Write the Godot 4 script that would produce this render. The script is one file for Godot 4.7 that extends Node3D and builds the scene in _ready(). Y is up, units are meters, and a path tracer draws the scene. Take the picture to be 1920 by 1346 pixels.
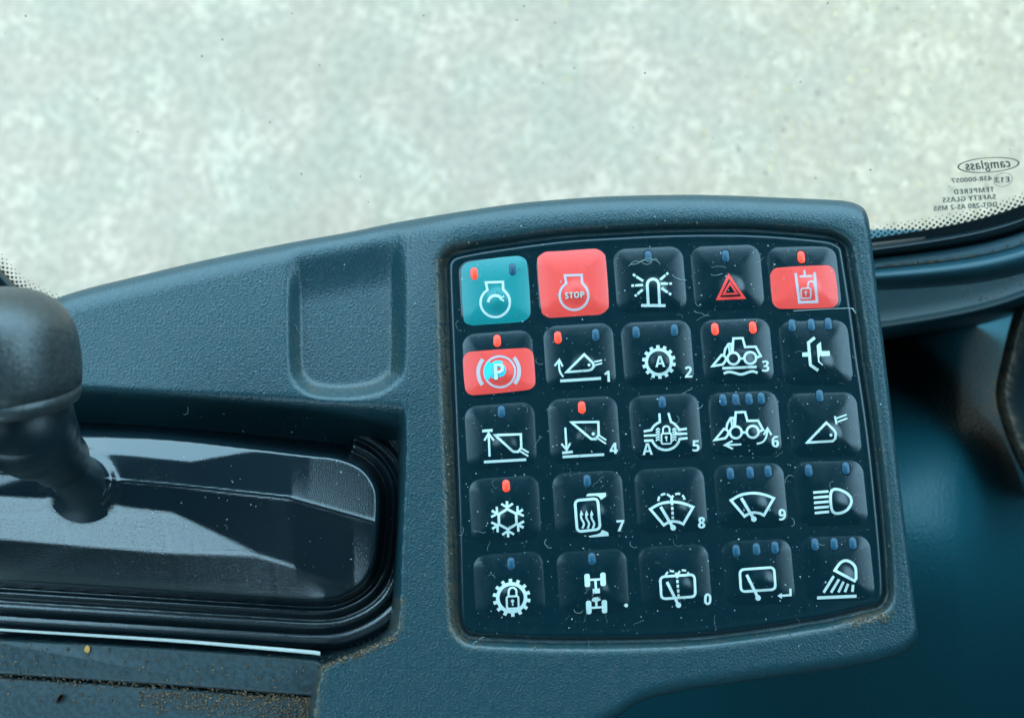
extends Node3D
# A cab console seen from above: 1 unit of the drawing plane is 0.162 mm on the key tops (height 0), x to the right, y towards the operator; heights are metres.
const S := 0.000162
const D := 0.373
const MM := 0.001
var rng := RandomNumberGenerator.new()
var used := {}
var M := {}
var wear := FastNoiseLite.new()
var grit := FastNoiseLite.new()

# ---------------------------------------------------------------- helpers
func at(x: float, y: float, h: float) -> Vector3:
	var k := S * (D - h) / D
	return Vector3((x - 960.0) * k, h, (y - 673.0) * k)

func numbered(called: String) -> String:
	var n: int = used.get(called, 0)
	used[called] = n + 1
	return called if n == 0 else "%s_%03d" % [called, n]

func tag(o: Node, label := "", category := "", group := "", kind := "") -> Node:
	for m in [["label", label], ["category", category], ["group", group], ["kind", kind]]:
		if m[1] != "":
			o.set_meta(m[0], m[1])
	return o

func thing(called: String, label: String, category: String, where := Vector3.ZERO, group := "") -> Node3D:
	var o := Node3D.new()
	o.name = numbered(called)
	add_child(o, true)
	o.position = where
	tag(o, label, category, group)
	return o

func obj(called: String, mesh: Mesh, m: Material, parent: Node = self) -> MeshInstance3D:
	var o := MeshInstance3D.new()
	o.name = numbered(called) if parent == self else called
	o.mesh = mesh
	if m:
		o.material_override = m
	parent.add_child(o, true)
	if parent != self:
		o.position = -base_of(parent)
	return o

func base_of(n: Node) -> Vector3:
	var p := Vector3.ZERO
	while n is Node3D and n != self:
		p += (n as Node3D).position
		n = n.get_parent()
	return p

func lin(r: float, g: float, b: float) -> Color:
	return Color(r, g, b).linear_to_srgb()

func paint(c: Color, rough := 0.5, spec := 0.5, coat := 0.0) -> StandardMaterial3D:
	var m := StandardMaterial3D.new()
	m.albedo_color = c
	m.roughness = rough
	m.metallic_specular = spec
	if coat > 0.0:
		m.clearcoat_enabled = true
		m.clearcoat = coat
		m.clearcoat_roughness = rough
	return m

func noise_map(freq: float, kind: int, seed_: int, bump: float, octaves := 3, size := 512) -> NoiseTexture2D:
	var n := FastNoiseLite.new()
	n.noise_type = kind as FastNoiseLite.NoiseType
	n.seed = seed_
	n.frequency = freq
	n.fractal_octaves = octaves
	var t := NoiseTexture2D.new()
	t.width = size
	t.height = size
	t.seamless = true
	t.noise = n
	if bump > 0.0:
		t.as_normal_map = true
		t.bump_strength = bump
	return t

func tone_map(freq: float, seed_: int, a: Color, b: Color, octaves := 4) -> NoiseTexture2D:
	var t := noise_map(freq, FastNoiseLite.TYPE_SIMPLEX, seed_, 0.0, octaves)
	var g := Gradient.new()
	g.set_color(0, a)
	g.set_color(1, b)
	t.color_ramp = g
	return t

func grain(m: StandardMaterial3D, tex: Texture2D, amount: float, metres: float) -> StandardMaterial3D:
	m.normal_enabled = true
	m.normal_texture = tex
	m.normal_scale = amount
	m.uv1_triplanar = true
	m.uv1_world_triplanar = true
	m.uv1_scale = Vector3.ONE / metres
	return m

func curve(p: PackedVector2Array, x: float) -> float:
	if x <= p[0].x:
		return p[0].y
	for i in range(1, p.size()):
		if x <= p[i].x:
			return lerpf(p[i - 1].y, p[i].y, (x - p[i - 1].x) / (p[i].x - p[i - 1].x))
	return p[p.size() - 1].y

func pv(a: Array) -> PackedVector2Array:
	var p := PackedVector2Array()
	for i in range(0, a.size(), 2):
		p.append(Vector2(a[i], a[i + 1]))
	return p

func spline(p: PackedVector2Array, closed: bool, step: float) -> PackedVector2Array:
	# Catmull-Rom through the points, then evenly resampled
	var c := PackedVector2Array()
	var n := p.size()
	for i in (n if closed else n - 1):
		var a := p[(i - 1 + n) % n] if closed else p[maxi(i - 1, 0)]
		var b := p[i]
		var e := p[(i + 1) % n]
		var f := p[(i + 2) % n] if closed else p[mini(i + 2, n - 1)]
		var k := maxi(2, int(b.distance_to(e) / 2.0))
		for q in k:
			c.append(b.cubic_interpolate(e, a, f, float(q) / k))
	c.append(p[0] if closed else p[n - 1])
	var out := PackedVector2Array()
	var total := 0.0
	for i in range(1, c.size()):
		total += c[i].distance_to(c[i - 1])
	var m := maxi(3, int(total / step))
	var along := 0.0
	var want := 0.0
	var gap := total / m
	for i in range(1, c.size()):
		var l := c[i].distance_to(c[i - 1])
		while l > 0.0 and want <= along + l + 1e-6 and out.size() < (m if closed else m + 1):
			out.append(c[i - 1].lerp(c[i], clampf((want - along) / l, 0, 1)))
			want += gap
		along += l
	if not closed and out.size() < m + 1:
		out.append(c[c.size() - 1])
	return out

func sd_poly(p: Vector2, q: PackedVector2Array) -> float:
	# negative inside
	var best := 1e12
	var inside := false
	var n := q.size()
	var j := n - 1
	for i in n:
		var a := q[i]
		var b := q[j]
		var e := b - a
		var w := p - a
		var d := w - e * clampf(w.dot(e) / e.length_squared(), 0.0, 1.0)
		best = minf(best, d.length_squared())
		if (a.y > p.y) != (b.y > p.y) and p.x < (b.x - a.x) * (p.y - a.y) / (b.y - a.y) + a.x:
			inside = not inside
		j = i
	return -sqrt(best) if inside else sqrt(best)

func area_of(p: PackedVector2Array) -> float:
	var s := 0.0
	for i in p.size():
		var a := p[i]
		var b := p[(i + 1) % p.size()]
		s += a.x * b.y - b.x * a.y
	return s

func clockwise(p: PackedVector2Array) -> PackedVector2Array:
	if area_of(p) < 0:
		p.reverse()
	return p

func inset(p: PackedVector2Array, d: float) -> PackedVector2Array:
	# moves a clockwise outline inwards by d
	var out := PackedVector2Array()
	var n := p.size()
	for i in n:
		var t1 := (p[i] - p[(i - 1 + n) % n]).normalized()
		var t2 := (p[(i + 1) % n] - p[i]).normalized()
		var n1 := Vector2(-t1.y, t1.x)
		var n2 := Vector2(-t2.y, t2.x)
		var b := (n1 + n2).normalized()
		out.append(p[i] + b * d / maxf(0.5, b.dot(n1)))
	return out

func grid_mesh(v: PackedVector3Array, w: int, h: int, colors := PackedColorArray()) -> ArrayMesh:
	var idx := PackedInt32Array()
	idx.resize((w - 1) * (h - 1) * 6)
	var nrm := PackedVector3Array()
	nrm.resize(v.size())
	var k := 0
	for j in h - 1:
		for i in w - 1:
			var a := j * w + i
			var b := a + 1
			var c := a + w + 1
			var d := a + w
			idx[k] = a; idx[k + 1] = b; idx[k + 2] = c; idx[k + 3] = a; idx[k + 4] = c; idx[k + 5] = d
			k += 6
			var n := (v[c] - v[a]).cross(v[b] - v[d])
			n = -n if n.y < 0 and false else n
			nrm[a] += n; nrm[b] += n; nrm[c] += n; nrm[d] += n
	for i in nrm.size():
		nrm[i] = nrm[i].normalized()
	var arr := []
	arr.resize(Mesh.ARRAY_MAX)
	arr[Mesh.ARRAY_VERTEX] = v
	arr[Mesh.ARRAY_NORMAL] = nrm
	arr[Mesh.ARRAY_INDEX] = idx
	if colors.size():
		arr[Mesh.ARRAY_COLOR] = colors
	var m := ArrayMesh.new()
	m.add_surface_from_arrays(Mesh.PRIMITIVE_TRIANGLES, arr)
	return m

func ring(p: PackedVector2Array, h: float) -> PackedVector3Array:
	var r := PackedVector3Array()
	for q in p:
		r.append(at(q.x, q.y, h))
	return r

func quad(st: SurfaceTool, a: Vector3, b: Vector3, c: Vector3, d: Vector3) -> void:
	for q in [a, b, c, a, c, d]:
		st.add_vertex(q)

func loft(st: SurfaceTool, outer: PackedVector3Array, inner: PackedVector3Array) -> void:
	var n := outer.size()
	for i in n:
		var j := (i + 1) % n
		quad(st, outer[i], outer[j], inner[j], inner[i])

func cap(st: SurfaceTool, p: PackedVector2Array, h: float) -> void:
	var t := Geometry2D.triangulate_polygon(p)
	for i in range(0, t.size(), 3):
		var a := p[t[i]]
		var b := p[t[i + 1]]
		var c := p[t[i + 2]]
		if (b - a).cross(c - a) < 0:
			var e := b
			b = c
			c = e
		for q in [a, b, c]:
			st.add_vertex(at(q.x, q.y, h))

func begin() -> SurfaceTool:
	var st := SurfaceTool.new()
	st.begin(Mesh.PRIMITIVE_TRIANGLES)
	return st

func done(st: SurfaceTool) -> ArrayMesh:
	st.generate_normals()
	return st.commit()

func slab(p: PackedVector2Array, steps: Array) -> ArrayMesh:
	# steps: [inset, height] from the foot to the top
	p = clockwise(p)
	var st := begin()
	var last := PackedVector3Array()
	var lastp := p
	for s in steps:
		lastp = inset(p, s[0]) if s[0] != 0.0 else p
		var r := ring(lastp, s[1])
		if last.size():
			loft(st, last, r)
		last = r
	cap(st, lastp, steps[steps.size() - 1][1])
	return done(st)

func sweep(path: PackedVector3Array, radii: PackedFloat32Array, sides := 40, closed_end := true) -> ArrayMesh:
	var st := begin()
	var last := PackedVector3Array()
	var n := path.size()
	var ref := Vector3(0.3, 0.1, 1).normalized()
	for i in n:
		var t := (path[mini(i + 1, n - 1)] - path[maxi(i - 1, 0)]).normalized()
		var u := (ref - t * ref.dot(t)).normalized()
		var w := t.cross(u)
		var r := PackedVector3Array()
		for k in sides:
			var a := TAU * k / sides
			r.append(path[i] + (u * cos(a) + w * sin(a)) * radii[i])
		if last.size():
			for k in sides:
				var j := (k + 1) % sides
				quad(st, last[k], r[k], r[j], last[j])
		last = r
	if closed_end:
		for k in sides:
			st.add_vertex(path[n - 1]); st.add_vertex(last[(k + 1) % sides]); st.add_vertex(last[k])
	return done(st)

# ---------------------------------------------------------------- the keypad's shape
var key_mid := [
	[928, 545, 1074, 531, 1219, 525, 1364, 521, 1508, 523],
	[935, 683, 1087, 669, 1233, 663, 1382, 659, 1530, 662],
	[939, 818, 1095, 806, 1248, 800, 1397, 795, 1546, 797],
	[947, 955, 1104, 945, 1258, 938, 1408, 930, 1558, 925],
	[955, 1098, 1112, 1092, 1266, 1083, 1422, 1073, 1571, 1066]]
const PLATE := -0.00105
const HW := 68.0
const HH := 63.0

func key_local(c: int, r: int, p: Vector2) -> Vector2:
	var o := Vector2(key_mid[r][c * 2], key_mid[r][c * 2 + 1])
	var ex := Vector2(1.0, -0.075 + 0.012 * c)
	var ey := Vector2(0.055 + 0.012 * c, 1.0)
	var q := p - o
	var det := ex.x * ey.y - ex.y * ey.x
	return Vector2((q.x * ey.y - q.y * ey.x) / det, (ex.x * q.y - ex.y * q.x) / det)

func key_world(c: int, r: int, l: Vector2) -> Vector2:
	return Vector2(key_mid[r][c * 2], key_mid[r][c * 2 + 1]) + Vector2(1.0, -0.075 + 0.012 * c) * l.x + Vector2(0.055 + 0.012 * c, 1.0) * l.y

func key_height(c: int, r: int, l: Vector2) -> float:
	var rad := 26.0
	var q := Vector2(absf(l.x) - (HW - rad), absf(l.y) - (HH - rad))
	var d := rad - Vector2(maxf(q.x, 0), maxf(q.y, 0)).length() - minf(maxf(q.x, q.y), 0)
	var f := clampf(d / 52.0, 0.0, 1.0)
	var h := PLATE - 0.00008 + 0.00112 * (1.0 - (1.0 - f) * (1.0 - f)) * smoothstep(-1.0, 5.0, d) if d > 0 else PLATE - 0.00008 + d * 0.00003
	var bump := l - Vector2(6, 16)
	var b := clampf(1.0 - bump.length_squared() / (25.0 * 25.0), 0.0, 1.0)
	return h + 0.0007 * sqrt(b) * b

func key_at(c: int, r: int, p: Vector2, lift: float) -> Vector3:
	return at(p.x, p.y, key_height(c, r, key_local(c, r, p)) + lift)

# ---------------------------------------------------------------- print on the keys
var pc := 0
var pr := 0
var pst: SurfaceTool
var plift := 0.0

func ln(w: float, a: Array, closed := false) -> void:
	stroke(pv(a), w, closed)

func stroke(raw: PackedVector2Array, w: float, closed := false) -> void:
	plift += 0.000004
	var p := PackedVector2Array()
	var n := raw.size()
	for i in (n if closed else n - 1):
		var a := raw[i]
		var b := raw[(i + 1) % n]
		var k := maxi(1, int(a.distance_to(b) / 5.0))
		for q in k:
			p.append(a.lerp(b, float(q) / k))
	if not closed:
		p.append(raw[n - 1])
	n = p.size()
	var L := PackedVector3Array()
	var R := PackedVector3Array()
	for i in n:
		var prev := p[(i - 1 + n) % n] if closed or i > 0 else p[0] - (p[1] - p[0])
		var next := p[(i + 1) % n] if closed or i < n - 1 else p[n - 1] + (p[n - 1] - p[n - 2])
		var t1 := (p[i] - prev).normalized()
		var t2 := (next - p[i]).normalized()
		var n1 := Vector2(-t1.y, t1.x)
		var m := (n1 + Vector2(-t2.y, t2.x))
		m = n1 if m.length() < 0.1 else m.normalized()
		m = m * minf(w * 0.5 / maxf(m.dot(n1), 0.3), w * 1.1)
		L.append(key_at(pc, pr, p[i] - m, plift))
		R.append(key_at(pc, pr, p[i] + m, plift))
	for i in (n if closed else n - 1):
		var j := (i + 1) % n
		quad(pst, L[i], L[j], R[j], R[i])

func fl(a: Array) -> void:
	plift += 0.000004
	var p := pv(a)
	var t := Geometry2D.triangulate_polygon(p)
	for i in range(0, t.size(), 3):
		var q := [p[t[i]], p[t[i + 1]], p[t[i + 2]]]
		if (q[1] - q[0]).cross(q[2] - q[0]) < 0:
			q = [q[0], q[2], q[1]]
		for e in q:
			pst.add_vertex(key_at(pc, pr, e, plift))

func arc(cx: float, cy: float, r: float, a0: float, a1: float, ry := -1.0) -> PackedVector2Array:
	var p := PackedVector2Array()
	var n := maxi(6, int(absf(a1 - a0) / 9.0))
	for i in n + 1:
		var a := deg_to_rad(lerpf(a0, a1, float(i) / n))
		p.append(Vector2(cx + cos(a) * r, cy + sin(a) * (r if ry < 0 else ry)))
	return p

func dot(x: float, y: float, r: float) -> void:
	var p := arc(x, y, r, 0, 336)
	plift += 0.000004
	for i in p.size():
		for e in [Vector2(x, y), p[i], p[(i + 1) % p.size()]]:
			pst.add_vertex(key_at(pc, pr, e, plift))

func round_quad(a: Array, r: float) -> PackedVector2Array:
	var p := pv(a)
	var out := PackedVector2Array()
	var n := p.size()
	for i in n:
		var b := p[i] + (p[(i - 1 + n) % n] - p[i]).normalized() * r
		var e := p[i] + (p[(i + 1) % n] - p[i]).normalized() * r
		for k in 7:
			var t := k / 6.0
			out.append(b.lerp(p[i], t).lerp(p[i].lerp(e, t), t))
	return out

func dashes(p: PackedVector2Array, w: float, on: float, off: float) -> void:
	# p is an evenly fine line
	var run := 0.0
	var now := PackedVector2Array([p[0]])
	var drawing := true
	for i in range(1, p.size()):
		var l := p[i].distance_to(p[i - 1])
		var k := maxi(1, int(l))
		for q in k:
			var e := p[i - 1].lerp(p[i], float(q + 1) / k)
			run += l / k
			if drawing:
				now.append(e)
			if run >= (on if drawing else off):
				if drawing and now.size() > 1:
					stroke(now, w)
				drawing = not drawing
				now = PackedVector2Array([e])
				run = 0.0
	if drawing and now.size() > 2:
		stroke(now, w)

func lock(x: float, y: float, s: float, w: float, open := false) -> void:
	# x, y: middle of the body's top edge
	stroke(round_quad([x - 10.5 * s, y, x + 10.5 * s, y - 1, x + 11 * s, y + 21 * s, x - 10 * s, y + 22 * s], 4.0 * s), w, true)
	var dx := 12.0 * s if open else 0.0
	var top := arc(x + dx, y - 9 * s, 7.0 * s, 180, 360)
	top.insert(0, Vector2(x - 7 * s + dx, y - 1))
	top.append(Vector2(x + 7 * s + dx, y - (5.0 * s if open else 1.0)))
	stroke(top, w)
	dot(x, y + 8 * s, 3.0 * s)
	ln(2.6 * s, [x, y + 8 * s, x + 0.5, y + 16 * s])

func gear(x: float, y: float, inner: float, outer: float, tip: float) -> void:
	stroke(arc(x, y, (inner + outer) * 0.5, 0, 351), outer - inner, true)
	for k in 14:
		var a := TAU * (k + 0.35) / 14
		var d := Vector2(cos(a), sin(a))
		stroke(PackedVector2Array([Vector2(x, y) + d * (outer - 1.5), Vector2(x, y) + d * tip]), 6.5)

func engine(x: float, y: float, r: float) -> void:
	var p := PackedVector2Array([Vector2(x - 14.5, y - 23), Vector2(x - 17.5, y - 37.5), Vector2(x + 14.5, y - 38.5), Vector2(x + 15, y - 24)])
	p.append_array(arc(x, y, r, -47, 228))
	stroke(p, 4.6, true)

func loader(dx: float, dy: float) -> void:
	var o := Vector2(dx, dy)
	for s in [[4.4, [1336, 686.5, 1353.5, 665.5, 1359, 667.5, 1362, 671, 1360.5, 677, 1356, 683], true], [4.2, [1357.5, 667, 1360, 655, 1366, 645, 1371.5, 644.5, 1372.5, 661], false], [3.2, [1366.5, 646, 1368.5, 662], false],
			[4.4, [1374, 660, 1375.5, 634.5, 1393, 634, 1397.5, 650.5, 1417.5, 650, 1427, 667.5, 1416, 671.5], false], [4.4, [1387, 672.3, 1396.5, 672], false]]:
		var p := pv(s[1])
		for i in p.size():
			p[i] += o
		stroke(p, s[0], s[2])
	stroke(arc(1375.7 + dx, 672 + dy, 11, 0, 350), 4.6, true)
	stroke(arc(1407.3 + dx, 671 + dy, 11, 0, 350), 4.6, true)

func bucket_bars(a: Array) -> void:
	ln(3.2, a.slice(0, 4))
	ln(3.2, a.slice(4, 8))

func draw_symbol(c: int, r: int) -> void:
	match r * 5 + c:
		0:
			engine(928.5, 567, 27.5)
			stroke(arc(929, 568, 14, 185, 318), 5.0)
			fl([936, 561, 945, 553, 945, 566])
		1:
			engine(1076.5, 554, 27)
		2:
			ln(5.4, [1202.5, 572.6, 1248.3, 573])
			var p := arc(1224.6, 534, 10.7, 180, 360)
			p.insert(0, Vector2(1215.8, 570.5))
			p.append(Vector2(1237, 570))
			stroke(p, 5.2)
			for d in [[1206, 534.2, 1184, 535.6], [1206.4, 527, 1187, 514.2], [1205.4, 543, 1190.5, 555.4], [1239, 531.8, 1260.3, 531.6], [1238, 524.4, 1253.3, 511.4], [1240.3, 540, 1258.8, 552.4]]:
				var a := Vector2(d[0], d[1])
				var b := Vector2(d[2], d[3])
				stroke(PackedVector2Array([a, a.lerp(b, 0.66)]), 4.6)
				stroke(PackedVector2Array([a.lerp(b, 0.76), b]), 4.6)
		3:
			ln(5.0, [1366.8, 517, 1395, 558, 1346.5, 560.2], true)
			ln(4.0, [1369.3, 530.5, 1382, 550.2, 1357, 551.6], true)
		4:
			ln(5.2, [1492.3, 512, 1499.5, 567, 1532.5, 565.6, 1527.8, 510.5])
			ln(3.6, [1499.5, 518.5, 1524, 517.2])
			ln(4.4, [1508.7, 506.5, 1510, 518])
			lock(1511.5, 541, 0.85, 3.0, true)
		5:
			stroke(arc(937, 697, 29, 0, 352), 4.2, true)
			stroke(arc(935, 698, 38.5, 142, 220), 7.2)
			stroke(arc(935, 696, 38.5, -42, 38), 7.2)
		6:
			ln(4.4, [1062, 697.6, 1095.6, 664.5, 1112, 680.5, 1113.5, 687, 1109.5, 692.6, 1103, 694.6], true)
			dot(1104.6, 684.2, 2.8)
			bucket_bars([1114.6, 678.3, 1129, 675.2, 1116, 684.6, 1129.3, 680.8])
			stroke(spline(pv([1056.5, 706.5, 1050.4, 698, 1048.3, 686, 1048.8, 675]), false, 4), 3.6)
			ln(3.6, [1040, 686, 1048.8, 674.5, 1055.2, 687])
			ln(5.4, [1050.4, 714.3, 1127.2, 709.2])
		7:
			gear(1235.8, 678.7, 20.5, 26.3, 31.5)
		8:
			loader(0, 0)
			ln(5.0, [1355, 690.4, 1419.3, 687.8])
			stroke(spline(pv([1357.5, 700.5, 1366, 697, 1378, 699, 1390, 702, 1402, 698.5, 1412, 696, 1421, 699]), false, 4), 4.8)
		9:
			ln(5.6, [1528.5, 632.8, 1516.5, 642.5, 1520.3, 684.5, 1535, 694.6])
			ln(8.2, [1505, 664.8, 1517, 664.4])
			fl([1539.7, 640.6, 1532, 647.2, 1534.6, 678.5, 1543.6, 685.8])
			ln(9.2, [1540, 663.2, 1556.7, 662.5])
		10:
			ln(5.2, [904, 808.2, 923.6, 806.6])
			ln(4.2, [918, 856, 916, 811])
			ln(3.8, [908, 826, 916, 812.5, 926, 825.8])
			ln(4.4, [928, 815.8, 976.6, 814, 977.4, 839, 971.5, 847, 962, 846.5], true)
			bucket_bars([977.6, 840.6, 991.2, 848.3, 975.5, 846, 990.5, 855])
			ln(5.0, [907.4, 866.2, 986.7, 861.6])
		11:
			ln(4.0, [1060, 801.4, 1062.6, 844])
			ln(3.8, [1053, 832, 1062.6, 843.5, 1069.6, 830.6])
			ln(5.0, [1054.3, 849, 1074.2, 847])
			ln(4.4, [1071.5, 791.8, 1122, 791, 1122.8, 815, 1117.5, 823, 1109, 823.2], true)
			dot(1112.4, 813.4, 3.0)
			bucket_bars([1123.5, 816.2, 1137, 825.2, 1121.5, 822, 1136.5, 832])
			ln(5.0, [1055, 856.6, 1133, 852.2])
		12:
			var p := arc(1247, 817, 27.5, 203, 250)
			p.insert(0, Vector2(1207, 808.8))
			p.append(Vector2(1236.8, 775))
			stroke(p, 4.4)
			p = arc(1248, 817, 28, -68, -24)
			p.insert(0, Vector2(1253.6, 774))
			p.append(Vector2(1288.4, 803.6))
			stroke(p, 4.4)
			p = arc(1248.5, 816.5, 27, 160, 14)
			p.insert(0, Vector2(1208, 826.2))
			p.append(Vector2(1289.4, 821.2))
			stroke(p, 4.6)
			ln(4.2, [1207.5, 816.9, 1230, 815.9])
			ln(4.2, [1266, 813.4, 1289, 812.9])
			for s in [1233.0, 1264.0]:
				for k in 5:
					ln(2.6, [s - 3, 806.5 + k * 5.0, s + 1, 803 + k * 5.0, s + 4.5, 806.0 + k * 5.0])
			lock(1249.6, 813, 0.88, 3.2)
		13:
			loader(4.5, 138.5)
			ln(3.6, [1360, 834.5, 1390.5, 833])
			ln(3.6, [1374, 826.5, 1359.6, 834.4, 1375, 841.6])
			stroke(spline(pv([1419.6, 832, 1430, 829, 1437, 820, 1439.6, 804]), false, 4), 3.6)
			ln(3.6, [1432.4, 815, 1439.7, 803, 1447, 815.5])
		14:
			ln(4.4, [1514, 829.6, 1550, 792.5, 1564.6, 806, 1567.8, 812, 1567, 822, 1562, 827], true)
			dot(1558.7, 815.6, 2.8)
			bucket_bars([1568.7, 784.4, 1588.3, 777.2, 1571, 791, 1589.3, 784.2])
			ln(3.6, [1566, 780, 1569.5, 795.5])
		15:
			var mid := Vector2(951.7, 973.3)
			var hex := PackedVector2Array()
			for k in 6:
				hex.append(mid + Vector2.from_angle(deg_to_rad(60.0 * k - 92)) * 19.0)
			stroke(hex, 4.8, true)
			for k in 6:
				var d := Vector2.from_angle(deg_to_rad(60.0 * k - 92))
				var e := Vector2(-d.y, d.x)
				stroke(PackedVector2Array([mid + d * 18, mid + d * 34]), 4.8)
				stroke(PackedVector2Array([mid + d * 29 + e * 11, mid + d * 22, mid + d * 29 - e * 11]), 4.4)
		16:
			stroke(round_quad([1078, 938.5, 1121, 934.5, 1125.5, 992, 1082.5, 997], 9), 5.2, true)
			fl([1100.3, 927.6, 1103, 925.4, 1136.8, 923.6, 1136, 931, 1127, 936.8, 1123, 931.4, 1117, 929.4, 1099, 930.6])
			fl([1103.5, 1005, 1106, 1007.4, 1141.6, 1004.8, 1140.5, 998, 1129, 993.4, 1126, 999, 1120, 1001.6])
			for x in [1092.0, 1101.8, 1111.4]:
				stroke(spline(pv([x, 990.5, x + 3.2, 982, x - 2.2, 971, x - 1.8, 962]), false, 4), 3.8)
				fl([x - 5, 966, x - 2.2, 956, x + 2, 965.6])
		17, 18:
			var o := Vector2.ZERO if c == 2 else Vector2(151.5, -16.5)
			var p := spline(pv([1219.5, 954.5, 1238, 944.5, 1260, 941, 1281, 943.5, 1300, 950.5]), false, 5)
			p.append(Vector2(1281.5, 982.5))
			p.append_array(spline(pv([1274, 979, 1263, 977.4, 1253, 979.6, 1245, 984.4]), false, 5))
			for i in p.size():
				p[i] += o
			stroke(p, 5.0, true)
			stroke(PackedVector2Array([Vector2(1239, 950) + o, Vector2(1262.5, 989.5) + o]), 5.6)
			dot(1262.5 + o.x, 989.5 + o.y, 5.2)
			if c == 2:
				dashes(pv([1259.8, 932, 1262, 973]), 4.6, 6, 3)
				dashes(arc(1247, 938.5, 12.4, 176, 362), 4.2, 8.5, 2.6)
				dashes(arc(1271.6, 938, 12.4, 180, 364), 4.2, 8.5, 2.6)
		19:
			for k in 5:
				ln(4.8, [1525.4 + k * 0.7, 923.4 + k * 9.6, 1554.2 + k * 0.3, 921.3 + k * 9.5])
			stroke(spline(pv([1560.5, 919.4, 1575, 918.2, 1592, 927.6, 1597.4, 940, 1590.6, 954.5, 1576, 962, 1562.5, 959.6, 1558.2, 940]), true, 5), 5.2, true)
		20:
			gear(959.3, 1120.7, 22.8, 29.4, 35.5)
			lock(961, 1118.4, 1.05, 3.8)
		21:
			for w in [[1095.6, 1076, 1106, 1075.4, 1107, 1100, 1096.6, 1101], [1125.3, 1073.8, 1135.6, 1073, 1136.6, 1098.4, 1126.2, 1099], [1098.6, 1126.6, 1108.8, 1126, 1109.6, 1151, 1099.4, 1152], [1128, 1125, 1138.2, 1124.6, 1139, 1149.6, 1129, 1150]]:
				var q := []
				for e in round_quad(w, 4.5):
					q.append_array([e.x, e.y])
				fl(q)
			ln(4.0, [1106, 1087.2, 1126, 1086])
			ln(4.4, [1116.6, 1087, 1117.6, 1105])
			fl([1111.3, 1104, 1124.8, 1102.8, 1125.2, 1112, 1111.8, 1113])
			fl([1109, 1126, 1112, 1120.6, 1121, 1119.2, 1127.5, 1124.6, 1121, 1127.6, 1113, 1128.4])
			ln(4.4, [1118, 1126, 1118.6, 1138.6])
			ln(4.0, [1109, 1139.6, 1128.5, 1138.2])
			dot(1174.4, 1135, 3.6)
		22, 23:
			var o := Vector2.ZERO if c == 2 else Vector2(149.5, -13.5)
			var w := 0.0 if c == 2 else 3.0
			var p := round_quad([1238, 1081.5, 1302.5, 1077, 1304.5 + w * 0.3, 1118.5, 1240.5, 1123], 9)
			for i in p.size():
				p[i] += o
			stroke(p, 4.8, true)
			stroke(PackedVector2Array([Vector2(1251, 1091) + o, Vector2(1272.5, 1134.5) + o]), 5.4)
			dot(1272.5 + o.x, 1134.5 + o.y, 5.2)
			if c == 2:
				dashes(pv([1269.6, 1078, 1273, 1121]), 4.4, 6, 3)
				dashes(arc(1259, 1081, 10.5, 190, 355), 4.0, 7.5, 2.6)
				dashes(arc(1281.6, 1079.6, 10.5, 190, 355), 4.0, 7.5, 2.6)
			else:
				ln(4.2, [1482.6, 1103.6, 1483, 1115.6, 1464, 1117])
				fl([1458, 1117.2, 1466.2, 1111.6, 1466.8, 1122.6])
		24:
			stroke(spline(pv([1566, 1069.5, 1577, 1054.6, 1590, 1051.2, 1604, 1062, 1606, 1084]), false, 5) + pv([1603, 1089]), 5.2, true)
			for b in [[1564, 1080, 1545, 1111], [1574, 1086, 1559, 1111], [1582.4, 1090.4, 1573, 1110.4], [1591, 1094.4, 1585, 1109.8], [1600.4, 1096.2, 1599, 1109.6]]:
				ln(5.0, b)
			ln(5.8, [1532.6, 1121, 1607, 1117.6])

func lettering(text: String, x: float, y: float, h_px: float, c: int, r: int, m: Material, parent: Node, called := "numeral", bold := 700, wide := 1.0) -> void:
	var t := TextMesh.new()
	var f := SystemFont.new()
	f.font_names = PackedStringArray(["Droid Sans"])
	f.font_weight = bold
	t.font = f
	t.text = text
	t.font_size = 64
	t.depth = 0.4
	t.pixel_size = 0.02
	t.curve_step = 1.0
	var o := obj(called, t, m, parent)
	var l := key_local(c, r, Vector2(x, y))
	var e := 4.0
	var px := key_at(c, r, key_world(c, r, l + Vector2(e, 0)), 0) - key_at(c, r, key_world(c, r, l - Vector2(e, 0)), 0)
	var py := key_at(c, r, key_world(c, r, l - Vector2(0, e)), 0) - key_at(c, r, key_world(c, r, l + Vector2(0, e)), 0)
	var nz := px.cross(py).normalized()
	px = px.normalized()
	py = nz.cross(px)
	var k := h_px * S / (0.714 * 64 * 0.02)
	o.transform = Transform3D(Basis(px * k * wide, py * k, nz * k * 0.3), key_at(c, r, Vector2(x, y), 0.00012) - base_of(parent))

func capsule(x: float, y: float, c: int, r: int, w: float, h: float, lift: float, inner := false) -> ArrayMesh:
	var st := begin()
	var base := key_local(c, r, Vector2(x, y))
	var rings := []
	for s in [[1.0, -0.0002], [1.0, lift * 0.6], [0.86, lift]]:
		var p := PackedVector3Array()
		for k in 20:
			var a := TAU * k / 20
			var off := Vector2(cos(a) * w * s[0], sin(a) * w * s[0] + (h - w) * (1 if sin(a) >= 0 else -1))
			var q := key_world(c, r, base + off)
			p.append(key_at(c, r, q, s[1]))
		if rings.size():
			loft(st, rings[-1], p)
		rings.append(p)
	var mid := key_at(c, r, Vector2(x, y), lift)
	for k in 20:
		st.add_vertex(mid); st.add_vertex(rings[-1][k]); st.add_vertex(rings[-1][(k + 1) % 20])
	return done(st)

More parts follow.
